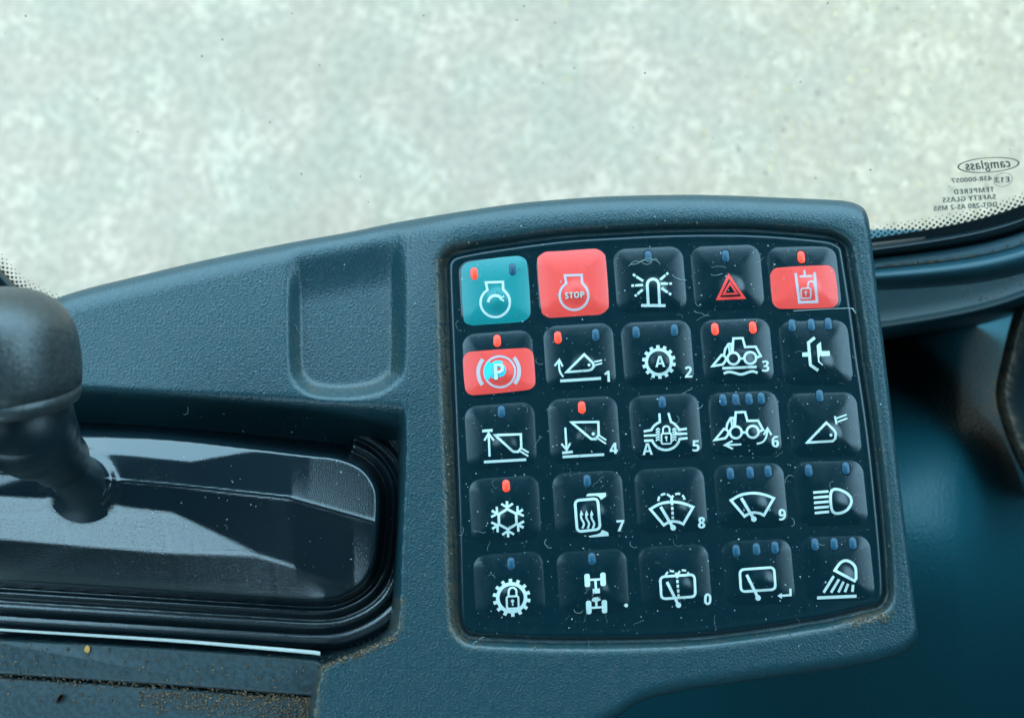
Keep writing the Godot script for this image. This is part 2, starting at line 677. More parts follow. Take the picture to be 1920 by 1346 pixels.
# ---------------------------------------------------------------- the console's shape
var top_line: PackedVector2Array
var low_line: PackedVector2Array
var pad_line: PackedVector2Array
var pad_grown: PackedVector2Array
var pocket: PackedVector2Array
var mouth_x: PackedVector2Array
var top_fn: PackedVector2Array
const RIM := 0.0016

func smin(a: float, b: float, k: float) -> float:
	var h := clampf(0.5 + 0.5 * (b - a) / k, 0, 1)
	return lerpf(b, a, h) - k * h * (1 - h)

func round_drop(d: float, r: float, depth: float) -> float:
	if d >= r:
		return 0.0
	var t := 1.0 - maxf(d, 0.0) / r
	return depth * (1.0 - sqrt(maxf(0.0, 1.0 - t * t)))

func console_height(x: float, y: float) -> float:
	# the part beside the lever tips forward
	var h := RIM - 0.13 * S * smoothstep(860.0, 700.0, x) * maxf(0.0, 735.0 - y)
	# storage pocket
	if x > 520 and x < 780 and y < 770:
		var d := sd_poly(Vector2(x, y), pocket)
		h -= 0.0052 * smoothstep(17.0, -17.0, d) * smoothstep(0.0, 120.0, y - curve(top_fn, x))
	# gently raised ridge between pocket and keypad
	# keypad recess
	if x > 800:
		var d := sd_poly(Vector2(x, y), pad_grown)
		h -= 0.0042 * smoothstep(3.0, -6.0, d) + 0.0006 * smoothstep(14.0, 2.0, d)
	# mouth for the boot
	if x < 800:
		var f1 := (y - (728.0 + 0.06 * (x - 130.0))) / 84.0
		var f2 := (curve(mouth_x, y) - x) / 15.0
		var f := smin(f1, f2, 0.55)
		h -= 0.030 * smoothstep(-0.12, 1.1, f)
	return h

func console_dirt(x: float, y: float) -> float:
	# where grit has settled: the keypad's channel, the pocket's walls, the edge by the boot
	var k := 0.0
	if x > 800:
		var d := absf(sd_poly(Vector2(x, y), pad_grown) + 2.0)
		var much := 0.25 + 0.75 * smoothstep(900.0, 840.0, x) + 0.9 * exp(-Vector2(x - 1625, y - 1155).length_squared() / 2200.0) + 0.7 * exp(-Vector2(x - 880, y - 1185).length_squared() / 900.0)
		k = maxf(k, 0.75 * much * smoothstep(22.0, 2.0, d))
	elif x > 520 and y < 770:
		var d := absf(sd_poly(Vector2(x, y), pocket) + 6.0)
		k = maxf(k, 0.30 * smoothstep(16.0, 2.0, d) * smoothstep(560.0, 690.0, y))
	if x < 800 and y > 1120:
		var e := absf(curve(mouth_x, y) - x)
		k = maxf(k, 0.7 * smoothstep(22.0, 2.0, e))
	return k

# ---------------------------------------------------------------- the rubber boot's shape
var boot_line: PackedVector2Array
var b_seam: PackedVector2Array
var b_up: PackedVector2Array
var b_top: PackedVector2Array
var b_low: PackedVector2Array
var b_mid: PackedVector2Array
var b_foot: PackedVector2Array

func boot_height(x: float, y: float) -> float:
	var d := -sd_poly(Vector2(x, y), boot_line)
	if d < 0:
		var o := -d
		if y < curve(b_top, x) + 4.0 and x < 655.0:
			return -0.020 - 0.0006 * o
		var h := -0.0200
		var amt := lerpf(0.4, 1.0, smoothstep(1060.0, 1120.0, y))
		h -= amt * (0.0022 * smoothstep(19.0, 25.0, o) + 0.0022 * smoothstep(47.0, 53.0, o)) + 0.004 * smoothstep(76.0, 84.0, o)
		h += amt * 0.0009 * exp(-pow((o - 12.0) / 8.0, 2.0)) + 0.0007 * exp(-pow((o - 38.0) / 9.0, 2.0))
		h -= 0.0012 * exp(-pow(o / 5.0, 2.0)) + 0.0015 * exp(-pow((o - 24.0) / 3.0, 2.0)) + 0.0015 * exp(-pow((o - 52.0) / 3.0, 2.0))
		return h
	var ys := curve(b_seam, x)
	var yu := curve(b_up, x)
	var yt := curve(b_top, x)
	var yl := curve(b_low, x)
	var ym := curve(b_mid, x)
	var yf := curve(b_foot, x)
	var hs := curve(PackedVector2Array([Vector2(-60, 16), Vector2(326, 10), Vector2(544, 6), Vector2(720, -3)]), x)
	var hu := curve(PackedVector2Array([Vector2(-60, 15), Vector2(357, 9), Vector2(579, 2.6), Vector2(700, -2.5)]), x)
	var ht := curve(PackedVector2Array([Vector2(-60, 7), Vector2(480, 4.0), Vector2(579, 1.8), Vector2(700, -3)]), x)
	var hl := curve(PackedVector2Array([Vector2(-60, 15), Vector2(322, 9), Vector2(479, 2), Vector2(553, -1), Vector2(660, -11)]), x)
	var hm := curve(PackedVector2Array([Vector2(-60, 6), Vector2(322, 1.6), Vector2(479, 1.4), Vector2(553, -1.4), Vector2(660, -12)]), x)
	var h := 0.0
	if y < yt:
		h = ht - (yt - y) * 0.4
	elif y < yu:
		h = lerpf(ht, hu, (y - yt) / maxf(yu - yt, 1.0))
	elif y < ys:
		h = lerpf(hu, hs, (y - yu) / maxf(ys - yu, 1.0))
	elif y < yl:
		h = lerpf(hs, hl, (y - ys) / maxf(yl - ys, 1.0))
	elif y < ym:
		h = lerpf(hl, hm, (y - yl) / maxf(ym - yl, 1.0))
	else:
		h = lerpf(hm, -11.5, clampf((y - ym) / maxf(yf - ym, 1.0), 0, 1))
	var nd := Vector2((x - 155.0) * 0.94, y - 908.0).length() - 44.0
	h += 4.2 * exp(-maxf(nd, 0.0) / 10.0)
	return minf(h * MM, -0.020 + 0.032 * smoothstep(0.0, 26.0, d) + 0.00002 * d) - 0.0012 * exp(-pow(d / 5.0, 2.0))

# ---------------------------------------------------------------- scatter
func scatter(called: String, mesh: Mesh, m: Material, places: Array, colors: Array, parent: Node = self) -> MultiMeshInstance3D:
	var mm := MultiMesh.new()
	mm.transform_format = MultiMesh.TRANSFORM_3D
	mm.use_colors = colors.size() > 0
	mm.mesh = mesh
	mm.instance_count = places.size()
	for i in places.size():
		mm.set_instance_transform(i, places[i])
		if colors.size():
			mm.set_instance_color(i, colors[i])
	var o := MultiMeshInstance3D.new()
	o.name = numbered(called) if parent == self else called
	o.multimesh = mm
	o.material_override = m
	parent.add_child(o, true)
	o.set_meta("kind", "stuff")
	return o

func lump(seed_: int) -> ArrayMesh:
	var r := RandomNumberGenerator.new()
	r.seed = seed_
	var s := SphereMesh.new()
	s.radius = 1.0
	s.height = 2.0
	s.radial_segments = 7
	s.rings = 4
	var a := s.get_mesh_arrays()
	var v: PackedVector3Array = a[Mesh.ARRAY_VERTEX]
	var n := FastNoiseLite.new()
	n.seed = seed_
	n.frequency = 0.9
	for i in v.size():
		v[i] *= 1.0 + 0.55 * n.get_noise_3dv(v[i])
	a[Mesh.ARRAY_VERTEX] = v
	var m := ArrayMesh.new()
	m.add_surface_from_arrays(Mesh.PRIMITIVE_TRIANGLES, a)
	return m

func fibre(seed_: int) -> ArrayMesh:
	var r := RandomNumberGenerator.new()
	r.seed = seed_
	var path := PackedVector3Array()
	var radii := PackedFloat32Array()
	var p := Vector3.ZERO
	var a := r.randf() * TAU
	var bend := r.randf_range(-0.5, 0.5)
	for i in 9:
		path.append(p)
		radii.append(0.026)
		a += bend + r.randf_range(-0.45, 0.45)
		p += Vector3(cos(a), r.randf_range(-0.05, 0.12), sin(a)) * 0.22
	return sweep(path, radii, 5)

func surface_at(x: float, y: float) -> float:
	if x > 838 and sd_poly(Vector2(x, y), pad_line) < -6:
		var best := PLATE
		for r in 5:
			for c in 5:
				if absf(x - key_mid[r][c * 2]) < 80 and absf(y - key_mid[r][c * 2 + 1]) < 80:
					best = maxf(best, key_height(c, r, key_local(c, r, Vector2(x, y))))
		return best
	if x < 735 and y > 780 and sd_poly(Vector2(x, y), boot_line) < 80:
		return maxf(boot_height(x, y), console_height(x, y))
	return console_height(x, y)

# ---------------------------------------------------------------- windscreen plane
const GK := 0.5
const GH := -0.100
func on_glass(x: float, y: float, lift := 0.0) -> Vector3:
	var v := (y - 673.0) * S
	var z0 := (450.0 - 673.0) * S * 1.27
	var h := (GH + lift + GK * z0 - GK * v) / (1.0 - GK * v / D)
	return at(x, y, h)

func glass_text(text: String, x: float, y: float, h_px: float, w_px: float, m: Material, parent: Node, slant := 0.12) -> void:
	var t := TextMesh.new()
	var f := SystemFont.new()
	f.font_names = PackedStringArray(["Droid Sans"])
	f.font_weight = 700
	t.font = f
	t.text = text
	t.font_size = 64
	t.depth = 0.2
	t.pixel_size = 0.02
	t.curve_step = 1.0
	var o := obj("lettering", t, m, parent)
	var a := on_glass(x, y)
	var right := (on_glass(x + 10, y - 0.7) - on_glass(x - 10, y + 0.7))
	var up := (on_glass(x, y - 10) - on_glass(x, y + 10))
	var out := right.cross(up).normalized()
	var unit := right.length() / 20.0
	var natural := t.get_aabb().size.x
	var k := h_px * up.length() / 20.0 / (0.714 * 64 * 0.02)
	var kx := w_px * unit / natural
	# the print stands on the outer face and reads from outside
	o.transform = Transform3D(Basis(-right.normalized() * kx, up.normalized() * k - right.normalized() * slant * k, -out * k * 0.2), a - base_of(parent))

func band(path: PackedVector2Array, prof: Array, grow := 0.0) -> ArrayMesh:
	# prof: [offset downwards in the drawing, height]; path: x to y
	var w := path.size()
	var v := PackedVector3Array()
	for s in prof:
		for i in w:
			var k := 1.0 + grow * (path[i].x - 1640.0) / 280.0
			v.append(at(path[i].x, path[i].y + s[0] * k, s[1]))
	return grid_mesh(v, w, prof.size())

# ================================================================
func _ready() -> void:
	rng.seed = 11
	wear.seed = 4
	wear.frequency = 0.02
	grit.seed = 9
	grit.frequency = 0.21
	grit.fractal_octaves = 2
	# ---- camera
	var cam := Camera3D.new()
	cam.name = "camera"
	var lens := CameraAttributesPhysical.new()
	lens.frustum_focal_length = 41.05
	lens.frustum_focus_distance = D + 0.002
	lens.exposure_aperture = 19.0
	cam.attributes = lens
	add_child(cam)
	cam.fov = rad_to_deg(2.0 * atan(673.0 * S / D))
	cam.near = 0.02
	cam.far = 400.0
	cam.position = Vector3(0, D, 0)
	cam.rotation_degrees = Vector3(-90, 0, 0)
	cam.current = true
	# ---- sky
	var we := WorldEnvironment.new()
	we.name = "daylight"
	var env := Environment.new()
	var sky := Sky.new()
	var sm := ProceduralSkyMaterial.new()
	sm.sky_top_color = Color(0.70, 0.90, 1.0)
	sm.sky_horizon_color = Color(0.75, 0.925, 1.0)
	sm.sky_curve = 0.2
	sm.sun_angle_max = 1.0
	sm.sky_energy_multiplier = 2.2
	sm.ground_bottom_color = Color(0.4, 0.42, 0.4)
	sm.ground_horizon_color = Color(0.5, 0.52, 0.5)
	sky.sky_material = sm
	env.sky = sky
	env.background_mode = Environment.BG_SKY
	env.tonemap_mode = Environment.TONE_MAPPER_LINEAR
	env.tonemap_exposure = 1.0
	env.sdfgi_enabled = true
	env.ssao_enabled = true
	env.ssil_enabled = true
	we.environment = env
	add_child(we)
	# ---- veiled sun
	var sun := DirectionalLight3D.new()
	sun.name = "sun"
	sun.light_energy = 0.18
	sun.light_color = Color(0.97, 0.98, 1.0)
	sun.light_angular_distance = 10.0
	sun.shadow_enabled = true
	sun.rotation_degrees = Vector3(-72, 190, 0)
	add_child(sun)

	make_materials()
	make_lines()
	make_ground()
	make_cab()
	make_windscreen()
	make_console()
	make_keypad()
	make_boot()
	make_lever()
	make_trim()
	make_debris()

func make_materials() -> void:
	var leather := noise_map(0.035, FastNoiseLite.TYPE_PERLIN, 3, 9.0, 4)
	var fine := noise_map(0.09, FastNoiseLite.TYPE_SIMPLEX, 5, 5.0, 3)
	M.console = paint(Color.WHITE, 0.43, 0.55)
	M.console.vertex_color_use_as_albedo = true
	grain(M.console, leather, 0.8, 0.013)
	M.console.roughness_texture = tone_map(0.006, 71, Color(0.75, 0.75, 0.75), Color(1, 1, 1), 4)
	M.console.albedo_texture = tone_map(0.02, 8, Color(0.8, 0.8, 0.8), Color(1, 1, 1))
	M.plate = paint(lin(0.001, 0.014, 0.019), 0.28, 0.56)
	M.plate.roughness_texture = tone_map(0.008, 61, Color(0.72, 0.72, 0.72), Color(1, 1, 1), 4)
	grain(M.plate, fine, 0.1, 0.02)
	M.key = M.plate
	M.white = paint(lin(0.50, 0.56, 0.51), 0.5, 0.4)
	M.greyprint = paint(lin(0.52, 0.40, 0.41), 0.5, 0.4)
	M.redprint = paint(lin(0.88, 0.05, 0.04), 0.5, 0.4)
	M.red = grain(paint(lin(0.90, 0.058, 0.042), 0.38, 0.6), fine, 0.15, 0.02)
	M.teal = grain(paint(lin(0.002, 0.20, 0.20), 0.35, 0.6), fine, 0.15, 0.02)
	M.worn = paint(lin(0.03, 0.50, 0.56), 0.5, 0.4)
	M.led_on = paint(lin(0.8, 0.05, 0.02), 0.35, 0.5)
	M.led_on.emission_enabled = true
	M.led_on.emission = Color(1.0, 0.22, 0.12)
	M.led_on.emission_energy_multiplier = 0.7
	M.led_off = paint(lin(0.006, 0.055, 0.095), 0.35, 0.5)
	M.led_rim = paint(lin(0.003, 0.012, 0.018), 0.6, 0.3)
	M.rubber = grain(paint(lin(0.004, 0.011, 0.015), 0.18, 0.68), fine, 0.16, 0.03)
	M.flange = grain(paint(lin(0.010, 0.022, 0.028), 0.42, 0.5), fine, 0.3, 0.02)
	M.grip = paint(lin(0.036, 0.047, 0.048), 0.42, 0.6)
	grain(M.grip, noise_map(0.03, FastNoiseLite.TYPE_SIMPLEX, 21, 4.0, 4), 0.35, 0.03)
	M.grip.albedo_texture = tone_map(0.02, 33, Color(0.55, 0.57, 0.59), Color(1, 0.98, 0.95), 5)
	M.trim = grain(paint(lin(0.030, 0.060, 0.070), 0.45, 0.5), fine, 0.4, 0.015)
	M.trim.albedo_texture = tone_map(0.012, 51, Color(0.62, 0.62, 0.62), Color(1, 1, 1), 5)
	M.metal = paint(lin(0.44, 0.44, 0.40), 0.55)
	grain(M.metal, fine, 0.2, 0.02)
	M.seal = grain(paint(lin(0.005, 0.014, 0.018), 0.38, 0.45), fine, 0.2, 0.02)
	M.black = paint(lin(0.004, 0.009, 0.011), 0.6, 0.3)
	M.rail = grain(paint(lin(0.002, 0.018, 0.023), 0.36, 0.4), fine, 0.3, 0.02)
	M.frame = grain(paint(lin(0.018, 0.068, 0.086), 0.4, 0.5), fine, 0.5, 0.015)
	M.panel = grain(paint(Color.WHITE, 0.5, 0.5), leather, 0.9, 0.03)
	M.panel.vertex_color_use_as_albedo = true
	M.print = paint(lin(0.07, 0.085, 0.075), 0.6, 0.2)
	M.glass = StandardMaterial3D.new()
	M.glass.albedo_color = Color(0.9, 1.0, 0.96, 0.05)
	M.glass.transparency = BaseMaterial3D.TRANSPARENCY_ALPHA
	M.glass.roughness = 0.0
	M.roof = paint(lin(0.025, 0.035, 0.038), 0.8, 0.3)
	M.tint = paint(Color.WHITE, 0.8, 0.3)
	M.tint.vertex_color_use_as_albedo = true

func make_lines() -> void:
	top_line = spline(pv([-60, 610, 20, 588, 85, 566, 152, 543.6, 251, 519, 381, 488, 537, 456, 649, 436, 747, 416, 860, 397, 960, 382.5, 1041, 374.6, 1141, 368, 1280, 365, 1370, 366.5, 1447, 369.6, 1540, 373.5, 1581, 376, 1604, 381, 1621, 391, 1629.5, 411, 1632, 430]), false, 4.2)
	var k := top_line.size() - 1
	var low := spline(pv([-60, 1420, 400, 1400, 900, 1390, 1080, 1375, 1150, 1348, 1190, 1322, 1225, 1308, 1290, 1294, 1400, 1278, 1500, 1264, 1600, 1250, 1678, 1232, 1704, 1219, 1718, 1204, 1722, 1188]), false, 1.0)
	low_line = PackedVector2Array()
	for i in k + 1:
		low_line.append(low[roundi(float(i) / k * (low.size() - 1))])
	top_fn = PackedVector2Array()
	for p in top_line:
		if top_fn.size() == 0 or p.x > top_fn[top_fn.size() - 1].x:
			top_fn.append(p)
	pad_line = clockwise(spline(pv([838, 505, 841, 489, 854, 478, 890, 470, 935, 462.6, 1054, 447, 1160, 440, 1260, 435.5, 1360, 434.5, 1430, 436.5, 1491.6, 441, 1546, 446.5, 1567, 452, 1580, 461, 1585, 476, 1603.5, 596, 1614, 674, 1627, 760, 1640, 863, 1654, 1005, 1660, 1094, 1658, 1121, 1644, 1137, 1608, 1146, 1537, 1162, 1394, 1184, 1287, 1195, 1180, 1199, 1060, 1200, 967, 1197.5, 890, 1193, 872, 1184, 863, 1165, 860, 1120, 857, 1000, 853, 880, 847, 740, 842, 620]), true, 9))
	pad_grown = inset(pad_line, -13)
	pocket = spline(pv([551, 440, 551, 560, 553, 680, 562, 712, 585, 731, 620, 737, 660, 736, 705, 728, 735, 708, 746, 680, 747, 560, 744, 440, 742, 400, 640, 420, 551, 432]), true, 12)
	mouth_x = pv([600, 759, 800, 759, 900, 757, 1000, 752, 1100, 748, 1150, 746, 1180, 741, 1200, 722, 1215, 690, 1232, 650, 1246, 612, 1258, 599, 1300, 590, 1346, 583, 1420, 570])
	boot_line = clockwise(spline(pv([-120, 775, 0, 786, 144, 793, 305, 801, 450, 817, 579, 834, 640, 843, 690, 866, 718, 905, 724, 950, 720, 1010, 712, 1060, 690, 1100, 650, 1126, 600, 1136, 480, 1130, 240, 1115, 0, 1100, -120, 1090]), true, 14))
	b_seam = pv([-60, 880, 196, 899, 326, 910, 544, 934, 714, 982])
	b_up = pv([-60, 832, 178, 847, 357, 867, 440, 852, 522, 840, 579, 836, 700, 880])
	b_top = pv([-60, 787, 144, 795, 305, 803, 522, 828, 579, 834, 660, 852, 700, 878])
	b_low = pv([-60, 926, 96, 934, 165, 941, 322, 958, 479, 1034, 553, 1060, 653, 1108])
	b_mid = pv([-60, 1009, 0, 1013, 305, 1037, 479, 1042, 553, 1064, 653, 1110])
	b_foot = pv([-60, 1096, 0, 1100, 240, 1115, 480, 1130, 610, 1136, 690, 1112])

func make_ground() -> void:
	# one sheet out to the horizon; pale crushed stone and dried mud
	var img := Image.create(640, 640, false, Image.FORMAT_RGB8)
	var a := FastNoiseLite.new(); a.seed = 2; a.frequency = 0.014; a.fractal_octaves = 5
	var b := FastNoiseLite.new(); b.seed = 3; b.frequency = 0.035; b.fractal_octaves = 3
	var e := FastNoiseLite.new(); e.seed = 7; e.frequency = 0.16; e.fractal_octaves = 2
	var f := FastNoiseLite.new(); f.seed = 12; f.frequency = 0.02; f.fractal_octaves = 2
	for y in 640:
		for x in 640:
			var na := a.get_noise_2d(x, y)
			var nb := b.get_noise_2d(x, y)
			var ne := e.get_noise_2d(x, y)
			var nf := f.get_noise_2d(x, y)
			var v := 1.0 + 0.06 * na + 0.05 * nb + 0.15 * ne
			v += 0.20 * smoothstep(0.05, 0.8, 0.8 * nb + 0.5 * na + 0.6 * ne)
			var col := Color(0.270, 0.196, 0.142) * v
			col = col.lerp(Color(0.290, 0.197, 0.144) * v, clampf(0.5 + nf * 1.8, 0, 1))
			# the yard turns to tan gravel on the right
			col = col.lerp(Color(0.290, 0.194, 0.130) * v, 0.75 * smoothstep(360.0, 520.0, x + 90.0 * na + 40.0 * nf))
			img.set_pixel(x, y, col.linear_to_srgb())
	M.ground = paint(Color.WHITE, 0.95, 0.2)
	M.ground.albedo_texture = ImageTexture.create_from_image(img)
	M.ground.uv1_triplanar = true
	M.ground.uv1_world_triplanar = true
	M.ground.uv1_scale = Vector3.ONE / 2.9
	M.ground.uv1_offset = Vector3(0.5, 0.5, 0.5)
	var pm := PlaneMesh.new()
	pm.size = Vector2(240, 240)
	var g := obj("ground", pm, M.ground)
	g.position = Vector3(0, -2.0, 0)
	tag(g, "pale grey green crushed stone yard seen through the windscreen", "ground", "", "structure")
	# loose gravel, thicker towards the right
	var places := []
	var cols := []
	var tones := [Color(0.38, 0.25, 0.14), Color(0.36, 0.25, 0.17), Color(0.31, 0.21, 0.15), Color(0.42, 0.28, 0.16), Color(0.28, 0.19, 0.13), Color(0.42, 0.30, 0.21), Color(0.35, 0.23, 0.14)]
	var patch := FastNoiseLite.new(); patch.seed = 5; patch.frequency = 1.4
	while places.size() < 9000:
		var x := rng.randf_range(-1.6, 1.7)
		var z := rng.randf_range(-1.4, 0.7)
		var want := smoothstep(0.1, 0.75, x + 0.45 * patch.get_noise_2d(x, z) + 0.25 * z + 0.2) + 0.012
		if rng.randf() > want:
			continue
		var s := 0.0028 + 0.0045 * pow(rng.randf(), 2.5)
		var bs := Basis.from_euler(Vector3(0, rng.randf() * TAU, 0)) * Basis.from_scale(Vector3(s, s * 0.35, s * 0.8))
		places.append(Transform3D(bs, Vector3(x, -2.0 - s * 0.1, z)))
		cols.append(tones[rng.randi() % tones.size()] * rng.randf_range(0.62, 1.0))
	var gr := scatter("gravel", lump(3), M.tint, places, cols)
	tag(gr, "loose tan and grey gravel strewn over the yard", "gravel")

func make_cab() -> void:
	# roof and rear bulkhead of the cab, which the glossy keys mirror as dark
	var roof := thing("cab_roof", "dark lined roof of the cab above the console", "roof", Vector3(0.12, 1.23, 0.335))
	var bm := BoxMesh.new()
	bm.size = Vector3(1.24, 0.06, 2.13)
	var hl := obj("headliner", bm, M.roof, roof)
	hl.position = Vector3.ZERO
	for side in 2:
		var rb := BoxMesh.new()
		rb.size = Vector3(0.40 if side == 0 else 0.16, 0.05, 1.25)
		var rh := obj("rear_headliner", rb, M.roof, roof)
		rh.position = Vector3(-0.822 if side == 0 else 0.702, 0.0, 0.44)
	var rear := thing("operator_seat", "dark seat back of the operator behind the console", "seat", Vector3(0.35, -0.4, 0.62))
	var sb := BoxMesh.new()
	sb.size = Vector3(0.8, 1.45, 0.12)
	var b := obj("backrest", sb, M.roof, rear)
	b.position = Vector3(0, 0.725, 0)
	var back := thing("cab_rear_wall", "dark rear wall of the cab with a low window opening", "rear wall", Vector3(0, -0.7, 0.78))
	for w in [["lower_wall", 0.0, 0.43, 2.0, 0.86], ["upper_wall", 0.0, 1.55, 2.0, 0.70], ["window_pillar", -0.95, 1.03, 0.1, 0.338], ["side_panel", 0.45, 1.03, 1.1, 0.338]]:
		var bx := BoxMesh.new()
		bx.size = Vector3(w[3], w[4], 0.05)
		var o := obj(w[0], bx, M.roof, back)
		o.position = Vector3(w[1], w[2], 0)
	for side in 2:
		var door := thing("cab_door", "dark lower door panel of the cab at the right" if side == 0 else "dark lower door panel of the cab beyond the lever", "door panel", Vector3(0.82 if side == 0 else -0.86, -0.7, 0.1))
		var up := 1.15 if side == 0 else 1.30
		var db := BoxMesh.new()
		db.size = Vector3(0.05, up, 1.3)
		var dp := obj("lower_panel", db, M.roof, door)
		dp.position = Vector3(0, up / 2, 0)
		var pb := BoxMesh.new()
		pb.size = Vector3(0.05, 1.9 - up, 0.5)
		var dq := obj("rear_pillar", pb, M.roof, door)
		dq.position = Vector3(0.0, up + (1.9 - up) / 2 + 0.002, 0.40)
	# lower cab panel to the right of the console
	var w := 170
	var hgt := 150
	var v := PackedVector3Array()
	var pcol := PackedColorArray()
	var prof := pv([430, -340, 560, -330, 640, -300, 700, -272, 760, -240, 820, -214, 900, -196, 980, -188, 1040, -190, 1100, -200, 1160, -218, 1240, -250, 1346, -300, 1500, -370])
	prof = spline(prof, false, 6)
	for j in hgt:
		for i in w:
			var x := lerpf(900, 2150, float(i) / (w - 1))
			var y := lerpf(430, 1500, float(j) / (hgt - 1))
			var h := curve(prof, y) * MM
			h += -0.00018 * pow(maxf(0, x - 1800), 1.0) - 0.0000009 * pow(x - 1720, 2)
			v.append(at(x, y, h))
			# dried soil in front of the pillar foot
			var near := Vector2((x - 1868.0 - 0.12 * (y - 780.0)) / 42.0, (y - 775.0) / 105.0).length()
			var k := clampf(smoothstep(1.25, 0.35, near) * (0.55 + 1.5 * grit.get_noise_2d(x, y) + 0.9 * wear.get_noise_2d(x, y)), 0, 1)
			pcol.append(Color(0.005, 0.082, 0.104).lerp(Color(0.105, 0.082, 0.058), k))
	var lp := obj("lower_cab_panel", grid_mesh(v, w, hgt, pcol), M.panel)
	tag(lp, "curved teal moulded cab panel below the right side of the console", "cab panel")
	# floor in the dark under the console
	var fl_ := BoxMesh.new()
	fl_.size = Vector3(1.6, 0.04, 1.0)
	var cf := obj("cab_floor", fl_, M.black)
	cf.position = Vector3(0.0, -0.62, 0.52)
	tag(cf, "dark cab floor under the console", "floor", "", "structure")

func make_windscreen() -> void:
	var ws := thing("windscreen", "clear windscreen pane with dotted black border and mirrored maker's print", "windscreen", on_glass(960, 300))
	var edge_r := spline(pv([1380, 488, 1500, 470, 1580, 457, 1640, 447, 1700, 437.5, 1760, 427.5, 1820, 415.5, 1870, 402, 1920, 385, 1980, 358, 2060, 300]), false, 10)
	var edge_l := spline(pv([-120, 250, -70, 400, -30, 470, 0, 506, 30, 537, 60, 556, 100, 572, 160, 588, 260, 600]), false, 10)
	# pane
	var outline := PackedVector2Array([Vector2(-120, -260), Vector2(2060, -260)])
	var rr := edge_r.duplicate()
	rr.reverse()
	outline.append_array(rr)
	var ll := edge_l.duplicate()
	ll.reverse()
	outline.append_array(ll)
	outline = clockwise(outline)
	var st := begin()
	var t := Geometry2D.triangulate_polygon(outline)
	for i in range(0, t.size(), 3):
		for k in [0, 1, 2]:
			var q: Vector2 = outline[t[i + k]]
			st.add_vertex(on_glass(q.x, q.y))
	obj("pane", done(st), M.glass, ws)
	# dotted border, as printed: rows of dots that shrink away from the edge
	var places := []
	var nrm := (on_glass(1000, 400) - on_glass(960, 400)).cross(on_glass(960, 380) - on_glass(960, 420)).normalized()
	var ux := (on_glass(1000, 400) - on_glass(960, 400)).normalized()
	var uz := ux.cross(nrm)
	for side in 2:
		var path: PackedVector2Array = spline(edge_r, false, 13.2) if side == 0 else spline(edge_l, false, 12.5)
		for row in 5:
			for i in path.size() - 1:
				var p := path[i] if row % 2 == 0 else (path[i] + path[i + 1]) * 0.5
				var d := (path[i + 1] - path[i]).normalized()
				var n := Vector2(d.y, -d.x)
				if side == 1:
					n = Vector2(d.y, -d.x)
				p += n * (1.5 + 5.0 * row)
				var rad := (3.5 - row * 0.6) * S * 1.27
				var o := on_glass(p.x, p.y, -0.0003)
				places.append(Transform3D(Basis(ux * rad, nrm * 0.0001, uz * rad), o - ws.position))
	var cyl := CylinderMesh.new()
	cyl.top_radius = 1.0; cyl.bottom_radius = 1.0; cyl.height = 1.0; cyl.radial_segments = 10; cyl.rings = 1
	scatter("dotted_border", cyl, M.black, places, [], ws)
	# specks of dirt on the pane
	places = []
	for i in 60:
		var o := on_glass(rng.randf_range(0, 1920), rng.randf_range(0, 430), 0.0004)
		var rad := rng.randf_range(0.5, 1.6) * S * 1.2
		places.append(Transform3D(Basis(ux * rad, nrm * rad * 0.3, uz * rad * rng.randf_range(0.6, 1.5)), o - ws.position))
	scatter("dirt_specks", lump(6), M.print, places, [], ws)
	# solid print at the edge
	for side in 2:
		var path: PackedVector2Array = edge_r if side == 0 else edge_l
		var v := PackedVector3Array()
		for s in [-1.0, 30.0]:
			for i in path.size():
				var d := (path[mini(i + 1, path.size() - 1)] - path[maxi(i - 1, 0)]).normalized()
				var q: Vector2 = path[i] - Vector2(d.y, -d.x) * s
				v.append(on_glass(q.x, q.y, -0.0006))
		obj("black_edge", grid_mesh(v, path.size(), 2), M.black, ws)
	# maker's print, which reads from outside
	glass_text("camglass", 1853, 309, 15, 84, M.print, ws, 0.2)
	glass_text("43R-000057", 1823, 336.5, 8.5, 76, M.print, ws)
	glass_text("E13", 1881, 337, 10, 27, M.print, ws)
	glass_text("TEMPERED", 1827, 357.5, 9, 75, M.print, ws)
	glass_text("SAFETY GLASS", 1818, 372, 9, 100, M.print, ws)
	glass_text("DOT-280 AS-2 M55", 1811, 387, 9, 119, M.print, ws)
	for el in [[1854.5, 309.3, 57, 13.6, -4.0, 0.9], [1882, 337, 17.5, 12.5, -14.0, 0.6]]:
		var s2 := begin()
		var n := 48
		var A := PackedVector3Array()
		var B := PackedVector3Array()
		for k in n:
			var a := TAU * k / n
			var wd: float = el[5] * (1.0 + (0.9 * absf(cos(a)) if el[2] > 30 else 0.0))
			for side in 2:
				var rr2 := Vector2(cos(a) * (el[2] + (wd if side else -wd)), sin(a) * (el[3] + (wd if side else -wd) * 0.7)).rotated(deg_to_rad(el[4]))
				(A if side else B).append(on_glass(el[0] + rr2.x, el[1] + rr2.y, -0.0003))
		loft(s2, A, B)
		obj("printed_oval", done(s2), M.print, ws)
	# seal and frame right of the console
	var pr := spline(pv([1480, 474, 1560, 461, 1640, 449, 1700, 440, 1760, 430, 1820, 418, 1870, 405, 1920, 388, 1980, 361, 2060, 304]), false, 12)
	var seal := thing("window_seal", "black rubber windscreen seal with blue sheen right of the console", "seal", at(1780, 440, -0.1))
	obj("seal_base", band(pr, [[1, -0.1035], [4, -0.1015], [9, -0.100], [13, -0.1005]], 0.25), paint(lin(0.075, 0.060, 0.050), 0.8, 0.3), seal)
